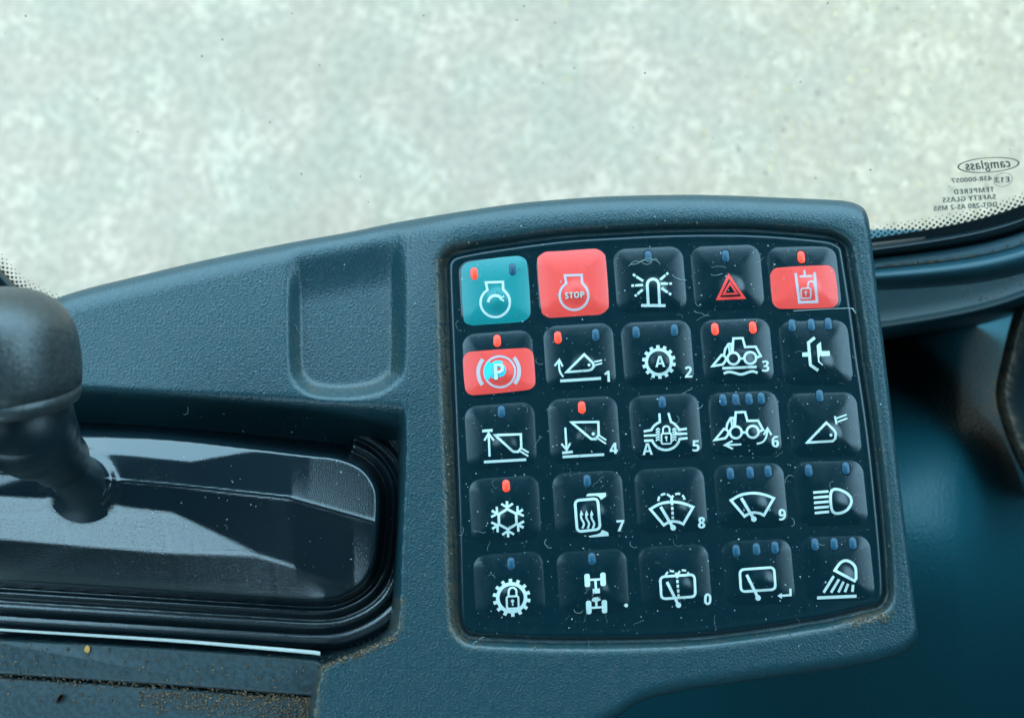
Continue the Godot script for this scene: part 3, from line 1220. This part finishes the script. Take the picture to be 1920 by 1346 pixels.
	obj("seal_lip", band(pr, [[12, -0.1025], [14, -0.0975], [17, -0.095], [21, -0.0945], [25, -0.0965], [29, -0.101], [36, -0.108], [38, -0.112]], 0.25), M.seal, seal)
	var fr := thing("window_frame", "grey blue window frame rail with dirt line under the seal", "window frame", at(1780, 480, -0.1))
	obj("frame_ledge", band(pr, [[33, -0.116], [35, -0.104], [38, -0.1025], [52, -0.1015], [55, -0.1025]], 0.3), M.frame, fr)
	obj("frame_rail", band(pr, [[54, -0.108], [55, -0.102], [59, -0.0985], [66, -0.0965], [74, -0.097], [82, -0.100], [89, -0.107], [93, -0.118], [96, -0.15]], 0.3), M.frame, fr)
	var ledge := thing("lower_rail", "dark teal rail with thin bright edge under the window frame", "rail", at(1780, 600, -0.13))
	obj("rail_face", band(pr, [[92, -0.1668], [105, -0.1666], [130, -0.1664], [152, -0.1660], [157, -0.1635], [163, -0.1605], [168, -0.1602], [172, -0.1615], [177, -0.166], [181, -0.175], [186, -0.20], [196, -0.33]], 0.0), M.rail, ledge)
	# rounded pillar foot at the far right, its rim coated with dry soil
	var edge := spline(pv([1925, 540, 1906, 590, 1888, 660, 1874, 735, 1886, 795, 1912, 860, 1950, 930]), false, 6)
	var v := PackedVector3Array()
	var cols := PackedColorArray()
	for s in [[-6.0, -0.250], [0.0, -0.200], [4.0, -0.190], [10.0, -0.186], [17.0, -0.187], [24.0, -0.190], [34.0, -0.196], [60.0, -0.204], [140.0, -0.215], [300.0, -0.23]]:
		for i in edge.size():
			var d := (edge[mini(i + 1, edge.size() - 1)] - edge[maxi(i - 1, 0)]).normalized()
			var q: Vector2 = edge[i] + Vector2(d.y, -d.x) * s[0]
			v.append(at(q.x, q.y, s[1]))
			var k := clampf(smoothstep(30.0, 12.0, s[0]) * (0.6 + 1.2 * grit.get_noise_2d(q.x, q.y)) * smoothstep(560.0, 660.0, q.y), 0, 1)
			cols.append(Color(0.006, 0.014, 0.017).lerp(Color(0.13, 0.098, 0.066), k))
	M.foot = paint(Color.WHITE, 0.6, 0.4)
	M.foot.vertex_color_use_as_albedo = true
	var pf := obj("pillar_foot", grid_mesh(v, edge.size(), 10, cols), M.foot)
	tag(pf, "dark rounded pillar foot with soil coated rim at the far right", "pillar")
	# seal behind the lever on the left
	var sl := obj("window_seal", band(spline(edge_l, false, 10), [[0, -0.1035], [6, -0.098], [16, -0.095], [26, -0.099], [40, -0.12]], 0.0), M.seal)
	tag(sl, "black rubber windscreen seal in the corner behind the lever knob", "seal")

func make_console() -> void:
	var steps := PackedFloat32Array([0, 0.4, 1.2, 2.4, 4, 6, 8.5, 11.5, 15, 19, 24, 30, 36])
	var vs := PackedFloat32Array()
	for s in steps:
		vs.append(s / 860.0)
	var n_mid := 190
	for i in range(1, n_mid):
		vs.append(lerpf(36.0, 824.0, float(i) / n_mid) / 860.0)
	for i in steps.size():
		vs.append(1.0 - steps[steps.size() - 1 - i] / 860.0)
	var us := top_line.size()
	var v := PackedVector3Array()
	var cols := PackedColorArray()
	var rows := vs.size() + 2
	var clean := Color(0.011, 0.050, 0.059)
	var dust := Color(0.115, 0.092, 0.062)
	for j in rows:
		var t := vs[clampi(j - 1, 0, vs.size() - 1)]
		for i in us:
			var a := top_line[i]
			var b := low_line[i]
			var p := a.lerp(b, t)
			var len_ := a.distance_to(b)
			var h := console_height(p.x, p.y)
			var sx := clampf((p.x - 100.0) / 500.0, 0, 1)
			var rt := lerpf(44.0, 40.0, sx)
			h -= round_drop(t * len_, rt, 0.0062)
			h -= round_drop((1.0 - t) * len_, 26.0, 0.004)
			h -= round_drop((1634.5 + (p.y - 445.0) * 0.1195 - p.x) * 0.993, 12.0, 0.002)
			if j == 0 or j == rows - 1:
				var e := at(p.x, p.y, h)
				v.append(Vector3(e.x, -0.07, e.z))
			else:
				v.append(at(p.x, p.y, h))
			var k := console_dirt(p.x, p.y)
			var g := grit.get_noise_2d(p.x, p.y)
			k = clampf(k * (0.7 + 1.7 * g) + 0.06 * wear.get_noise_2d(p.x, p.y), 0, 1)
			cols.append(clean.lerp(dust, k))
	# close the right side
	var con := thing("control_console", "blue grey grained moulded console with storage pocket and keypad recess", "console", at(1150, 700, -0.03))
	obj("housing", grid_mesh(v, us, rows, cols), M.console, con)
	var sv := PackedVector3Array()
	for lo in 2:
		for j in vs.size():
			var q := v[(j + 1) * us + us - 1]
			sv.append(Vector3(q.x, q.y if lo == 0 else -0.07, q.z))
	obj("side_wall", grid_mesh(sv, vs.size(), 2, PackedColorArray()), M.trim, con)

func make_keypad() -> void:
	var pad := thing("keypad", "black membrane keypad of twenty five symbol keys in the console", "keypad", at(1250, 820, -0.003))
	obj("base_plate", slab(pad_line, [[0.0, -0.0042], [0.0, -0.0024], [0.8, -0.0021], [2.5, -0.00175], [5.0, PLATE - 0.0001], [8.0, PLATE + 0.00012], [11.0, PLATE + 0.00016], [15.0, PLATE + 0.00008], [18.0, PLATE]]), M.plate, pad)
	var labels := ["teal engine start key", "red engine stop key", "", "key with red warning triangle", "key with red lower half and open padlock symbol", "key with worn red parking brake patch"]
	var lit := {"889,513": 1, "1503,482": 1, "932,639": 1, "1046,633": 1, "1341,617": 1, "1412,614": 1, "1091,764": 1, "949,911": 1}
	var lamps := [[889, 513, 961, 505], [], [1216, 481], [1361, 480], [1503, 482], [932, 639], [1046, 633, 1117, 628], [1193, 623, 1265, 619], [1341, 617, 1412, 614], [1486, 610, 1522, 609, 1554, 607],
		[940, 772], [1091, 764], [1242, 754], [1356, 750, 1380, 749, 1405, 748, 1428, 747], [1538, 742], [949, 911], [1101, 902], [], [1370, 888, 1407, 886, 1441, 884], [1517, 882, 1587, 878],
		[958, 1057], [1110, 1048], [], [1381, 1033, 1419, 1030, 1454, 1027], [1529, 1021, 1565, 1020, 1600, 1019]]
	var numerals := {6: ["1", 1139.6, 706], 7: ["2", 1290.8, 698], 8: ["3", 1435.8, 687], 11: ["4", 1150.5, 841], 12: ["5", 1305, 836], 13: ["6", 1453.7, 828.5], 16: ["7", 1163, 986], 17: ["8", 1316, 980.5], 18: ["9", 1467, 965.5], 22: ["0", 1327.3, 1124]}
	var patches := {0: [865, 494, 986, 478, 995, 601, 871, 613], 1: [1007, 473, 1133, 462, 1142, 589, 1018, 600], 4: [1445, 503, 1564, 497, 1573, 576, 1451, 579], 5: [868, 661, 998, 652, 1004, 729, 874, 742]}
	for r in 5:
		for c in 5:
			var id := r * 5 + c
			var n := 44
			var v := PackedVector3Array()
			for j in n + 1:
				for i in n + 1:
					var l := Vector2(lerpf(-HW - 2, HW + 2, float(i) / n), lerpf(-HH - 2, HH + 2, float(j) / n))
					var p := key_world(c, r, l)
					v.append(at(p.x, p.y, key_height(c, r, l)))
			var key := obj("key", grid_mesh(v, n + 1, n + 1), M.key, pad)
			if id < labels.size() and labels[id] != "":
				key.set_meta("label", labels[id])
			pc = c
			pr = r
			if patches.has(id):
				var q := pv(patches[id])
				var rad := 15.0
				var pvx := PackedVector3Array()
				var m := 40
				for j in m + 1:
					for i in m + 1:
						# a square grid pressed into the rounded shape
						var u := Vector2(i * 2.0 / m - 1.0, j * 2.0 / m - 1.0)
						var wd := q[0].distance_to(q[1]) * 0.5
						var hd := q[0].distance_to(q[3]) * 0.5
						var e := Vector2(u.x * wd, u.y * hd)
						var o := Vector2(maxf(absf(e.x) - (wd - rad), 0), maxf(absf(e.y) - (hd - rad), 0))
						if o.x > 0 and o.y > 0:
							var big := maxf(o.x, o.y)
							o = o.normalized() * big
							e = Vector2(signf(e.x) * (wd - rad + o.x), signf(e.y) * (hd - rad + o.y))
						u = Vector2(e.x / wd, e.y / hd) * 0.5 + Vector2(0.5, 0.5)
						var p := q[0].lerp(q[1], u.x).lerp(q[3].lerp(q[2], u.x), u.y)
						# slightly bowed sides
						p += (p - (q[0] + q[1] + q[2] + q[3]) * 0.25) * 0.03 * (1.0 - pow(2.0 * u.x - 1.0, 2.0) * pow(2.0 * u.y - 1.0, 2.0))
						pvx.append(key_at(c, r, p, 0.00006))
				obj("coloured_patch", grid_mesh(pvx, m + 1, m + 1), M.teal if id == 0 else M.red, key)
			pst = begin()
			plift = 0.00012
			draw_symbol(c, r)
			var mm: Material = M.redprint if id == 3 else M.greyprint if id in [1, 4, 5] else M.white
			obj("symbol", done(pst), mm, key)
			var ls: Array = lamps[id]
			for k in range(0, ls.size(), 2):
				var on: bool = lit.has("%d,%d" % [ls[k], ls[k + 1]])
				obj("lamp_surround", capsule(ls[k], ls[k + 1], c, r, 8.8, 13.6, 0.00004), M.led_rim, key)
				obj("indicator_lamp", capsule(ls[k], ls[k + 1], c, r, 7.0, 11.6, 0.0002), M.led_on if on else M.led_off, key)
			if numerals.has(id):
				var q: Array = numerals[id]
				lettering(q[0], q[1], q[2], 20.5, c, r, M.white, key)
			if id == 7:
				lettering("A", 1238, 678.3, 20, c, r, M.white, key, "letter")
			elif id == 12:
				lettering("A", 1214.6, 842.5, 21, c, r, M.white, key, "letter")
			elif id == 1:
				lettering("STOP", 1077.5, 553.5, 11, c, r, M.white, key, "lettering")
			elif id == 5:
				pst = begin()
				stroke(arc(934, 694, 15, 110, 300), 6.5)
				stroke(arc(936, 697, 24, 145, 225), 9.0)
				stroke(arc(936, 694, 9, 0, 350), 8.0, true)
				obj("worn_print", done(pst), M.worn, key)
				lettering("P", 935, 697, 30, c, r, M.white, key, "letter")

func make_boot() -> void:
	var step := 3.0
	var x0 := -60.0
	var y0 := 764.0
	var w := 288
	var h := 160
	var hs := PackedFloat32Array()
	hs.resize(w * h)
	for j in h:
		for i in w:
			hs[j * w + i] = boot_height(x0 + i * step, y0 + j * step)
	for pass_ in 3:
		var o := hs.duplicate()
		for j in range(1, h - 1):
			for i in range(1, w - 1):
				var k := j * w + i
				o[k] = hs[k] * 0.4 + (hs[k - 1] + hs[k + 1] + hs[k - w] + hs[k + w]) * 0.15
		hs = o
	var v := PackedVector3Array()
	for j in h:
		for i in w:
			var y := y0 + j * step
			var x := x0 + i * step
			# moulding seam along the ridge
			var d := y - curve(b_seam, x)
			var k := hs[j * w + i] + (0.00035 * exp(-d * d / 7.0) if x > 190 and x < 722 or x < 90 else 0.0)
			v.append(at(x, y, k))
	var boot := thing("lever_boot", "glossy black faceted rubber boot with ribbed foot around the lever", "boot", at(350, 950, -0.02))
	obj("cover", grid_mesh(v, w, h), M.rubber, boot)

func make_lever() -> void:
	var lever := thing("control_lever", "worn grey lever knob on a dark bellows and neck", "lever", at(150, 910, 0.006))
	var path := PackedVector3Array()
	var rad := PackedFloat32Array()
	for q in [[160, 916, 8, 66], [158, 912, 10.5, 54], [153, 905, 13, 48], [140, 892, 18, 44.5], [122, 874, 26, 43], [104, 856, 36, 43], [90, 842, 44, 43]]:
		path.append(at(q[0], q[1], q[2] * MM))
		rad.append(q[3] * S * (D - q[2] * MM) / D)
	obj("neck", sweep(path, rad), M.seal, lever)
	path = PackedVector3Array()
	rad = PackedFloat32Array()
	for q in [[110, 860, 29, 40], [110, 860, 29.2, 51], [108, 858.5, 30.2, 57], [98, 850, 37, 59], [88, 840, 43, 60], [84, 836, 45, 62], [72, 826, 49, 78], [60, 818, 54, 82], [54, 812, 56, 82], [48, 804, 59, 92], [40, 792, 63, 96], [34, 780, 67, 95], [30, 766, 72, 93]]:
		path.append(at(q[0], q[1], q[2] * MM))
		rad.append(q[3] * S * (D - q[2] * MM) / D)
	obj("bellows", sweep(path, rad), M.seal, lever)
	# knob: turned shape on a tilted axis
	var axis := Vector3(-0.06, 0.22, -0.97).normalized()
	var foot := at(14, 744, 0.076)
	path = PackedVector3Array()
	rad = PackedFloat32Array()
	for q in [[-3.5, 11], [-3.4, 15.0], [-2.6, 16.2], [-1.0, 16.9], [0.9, 17.15], [1.2, 16.85], [1.5, 16.85], [1.8, 17.3], [5, 17.8], [10, 18.1], [15, 18.0], [19, 17.4], [22.5, 16.2], [25.5, 14.2], [28, 11.4], [29.6, 8.2], [30.6, 4.4], [30.9, 0.1]]:
		path.append(foot + axis * q[0] * 0.86 * MM)
		rad.append(q[1] * MM)
	obj("knob", sweep(path, rad, 64), M.grip, lever)

func make_trim() -> void:
	var sp := spline(pv([-60, 1174, 0, 1178, 300, 1196, 480, 1210, 583, 1219, 600, 1221.5]), false, 8)
	var strip := obj("metal_strip", band(sp, [[0, -0.020], [0.6, -0.0094], [2.5, -0.0085], [11.5, -0.0083], [13.0, -0.0090], [13.6, -0.020]], 0.1), M.metal)
	tag(strip, "thin bright metal strip along the foot of the lever boot", "metal strip")
	var a := obj("trim_panel", slab(spline(pv([-60, 1194, 0, 1198, 300, 1214, 560, 1233, 598, 1240, 606, 1256, 600, 1290, 585, 1302, 560, 1303, 305, 1284, 0, 1264, -60, 1260]), true, 10), [[0.0, -0.020], [0.0, -0.0125], [2.0, -0.0115], [6.0, -0.0111]]), M.trim)
	tag(a, "flat blue grey trim panel directly below the metal strip", "trim panel")
	var b := obj("trim_panel", slab(spline(pv([-60, 1265, 0, 1269, 305, 1289, 560, 1309, 600, 1310, 604, 1340, 590, 1420, 300, 1420, -60, 1420]), true, 10), [[0.0, -0.022], [0.0, -0.0142], [2.0, -0.0134], [6.0, -0.0131]]), M.trim)
	tag(b, "dirty blue grey trim panel in the lower corner below the first panel", "trim panel")

func make_debris() -> void:
	# dust specks
	var dust_p := []
	var dust_c := []
	while dust_p.size() < 1800:
		var x := rng.randf_range(130, 1700)
		var y := rng.randf_range(400, 1240)
		if rng.randf() < 0.45:
			x = rng.randf_range(840, 1660)
			y = rng.randf_range(440, 1200)
		var lim := curve(top_fn, x) + 8
		if y < lim or x > 1628 + (y - 445) * 0.1195 or (x < 760 and y > 1110) or y > 1255:
			continue
		var on_pad := x > 838 and sd_poly(Vector2(x, y), pad_line) < -8
		if not on_pad and rng.randf() < 0.45:
			continue
		var s := (0.4 + 1.1 * pow(rng.randf(), 4.0)) * S
		var bs := Basis.from_euler(Vector3(rng.randf() * TAU, rng.randf() * TAU, 0)) * Basis.from_scale(Vector3(s * rng.randf_range(0.7, 1.7), s * 0.7, s))
		dust_p.append(Transform3D(bs, at(x, y, surface_at(x, y) + s * 0.4)))
		var k := rng.randf_range(0.10, 0.50)
		dust_c.append(Color(k * 0.85, k, k))
	tag(scatter("dust", lump(5), M.tint, dust_p, dust_c), "pale dust specks lying over keypad, boot and console", "dust")
	# lint
	for kind in 4:
		var pl := []
		var pc_ := []
		while pl.size() < 24:
			var x := rng.randf_range(170, 1690)
			var y := rng.randf_range(450, 1230)
			if rng.randf() < 0.5:
				x = rng.randf_range(850, 1640)
			var lim := curve(top_fn, x) + 20
			if y < lim or x > 1622 + (y - 445) * 0.1195 or (x < 770 and y > 1100) or (x > 520 and x < 838 and rng.randf() < 0.7):
				continue
			var s := rng.randf_range(5.0, 17.0) * S
			pl.append(Transform3D(Basis.from_euler(Vector3(0, rng.randf() * TAU, 0)).scaled(Vector3(s, s * 0.6, s)), at(x, y, surface_at(x, y) + 0.00012)))
			var k := rng.randf_range(0.10, 0.34)
			pc_.append(Color(k * 0.85, k, k))
		tag(scatter("lint", fibre(40 + kind), M.tint, pl, pc_), "curled grey lint fibres lying on keypad and boot", "lint")
	# a hair tangled over the beacon key's lamp, and the lifted edge of the overlay film
	var hair := thing("hair", "pale tangled hair lying across the beacon key's lamp", "hair", at(1210, 494, 0.0))
	for a in [[1179, 499, 1190, 490, 1202, 491, 1212, 485, 1226, 487, 1236, 492, 1238, 497], [1183, 496, 1196, 494, 1206, 488, 1219, 490, 1229, 485, 1234, 488], [1204, 492, 1213, 496, 1222, 491, 1218, 484]]:
		var hp := PackedVector3Array()
		var hr := PackedFloat32Array()
		for q in spline(pv(a), false, 3):
			hp.append(at(q.x, q.y, surface_at(q.x, q.y) + 0.0003))
			hr.append(0.55 * S)
		obj("strand", sweep(hp, hr, 6), paint(lin(0.22, 0.26, 0.24), 0.7, 0.3), hair)
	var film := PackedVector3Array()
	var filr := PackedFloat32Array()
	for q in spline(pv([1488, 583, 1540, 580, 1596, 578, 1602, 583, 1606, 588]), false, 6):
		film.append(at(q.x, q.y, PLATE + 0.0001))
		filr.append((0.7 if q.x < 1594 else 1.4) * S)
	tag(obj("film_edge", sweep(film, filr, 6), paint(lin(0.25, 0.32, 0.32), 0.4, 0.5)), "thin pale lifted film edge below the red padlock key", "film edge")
	# soil grains
	var soil := []
	var soil_c := []
	while soil.size() < 3400:
		var x := 0.0
		var y := 0.0
		var h := 0.0
		var pick := rng.randf()
		if pick < 0.45:
			x = 590 - 330 * pow(rng.randf(), 2.0)
			y = 1309 + 0.04 * (x - 585) + 40 * pow(rng.randf(), 1.6)
			h = -0.0130
		elif pick < 0.6:
			x = rng.randf_range(0, 590)
			y = lerpf(1265, 1305, x / 585.0) + rng.randfn(0, 5)
			h = -0.0125
		elif pick < 0.72:
			x = rng.randf_range(0, 600)
			y = lerpf(1198, 1310, rng.randf()) + 0.06 * x
			h = -0.0110 if y < lerpf(1262, 1302, x / 585.0) else -0.0130
		elif pick < 0.80:
			x = rng.randf_range(1645, 1925)
			var line := curve(pv([1640, 449, 1700, 440, 1760, 430, 1820, 418, 1870, 405, 1920, 388]), x)
			var g := 1.0 + 0.3 * (x - 1640.0) / 280.0
			if rng.randf() < 0.6 or x < 1800:
				y = line + (52.0 + rng.randfn(0, 1.6)) * g
				h = -0.1015
			else:
				var off := rng.randf_range(112.0, 158.0)
				y = line + off
				h = curve(pv([92, -166.8, 152, -166, 157, -163.5]), off) * MM
		elif pick < 0.83:
			x = 1630 + rng.randfn(0, 26)
			y = 1156 - 0.2 * (x - 1630) + absf(rng.randfn(0, 9))
			h = console_height(x, y)
		elif pick < 0.92:
			var i := rng.randi() % pad_grown.size()
			var q := pad_grown[i].lerp(pad_grown[(i + 1) % pad_grown.size()], rng.randf())
			if q.x > 900 and rng.randf() < 0.75 and Vector2(q.x - 1625, q.y - 1155).length() > 60:
				continue
			x = q.x + rng.randfn(0, 4)
			y = q.y + rng.randfn(0, 4)
			h = console_height(x, y)
		else:
			x = rng.randf_range(600, 745)
			y = 1252 - (x - 600) * 0.38 + rng.randfn(0, 4)
			h = console_height(x, y)
		var s := (0.7 + 1.8 * pow(rng.randf(), 3.0)) * S
		soil.append(Transform3D(Basis.from_euler(Vector3(rng.randf() * TAU, rng.randf() * TAU, 0)) * Basis.from_scale(Vector3(s * 1.3, s * 0.8, s)), at(x, y, h + s * 0.4)))
		var k := rng.randf_range(0.5, 1.4)
		soil_c.append(Color(0.13, 0.088, 0.055) * k)
	tag(scatter("soil", lump(8), M.tint, soil, soil_c), "brown soil grains in the corners of trim and keypad channel", "soil")
	# two bits of plant
	var leaf := obj("leaf_flake", slab(spline(pv([158, 1222, 157, 1215, 163, 1209, 168, 1216, 165, 1224]), true, 2), [[0.0, -0.0109], [0.2, -0.0104], [1.5, -0.0102]]), paint(lin(0.55, 0.27, 0.07), 0.7, 0.3))
	tag(leaf, "small orange leaf flake on the upper trim panel", "leaf flake")
	var chip := obj("bark_chip", slab(spline(pv([104, 1318, 106, 1308, 113, 1301, 119, 1303, 116, 1310, 109, 1318]), true, 2), [[0.0, -0.0130], [0.6, -0.0118], [2.2, -0.0112]]), paint(lin(0.05, 0.03, 0.022), 0.8, 0.3))
	tag(chip, "dark brown bark chip on the lower trim panel", "bark chip")
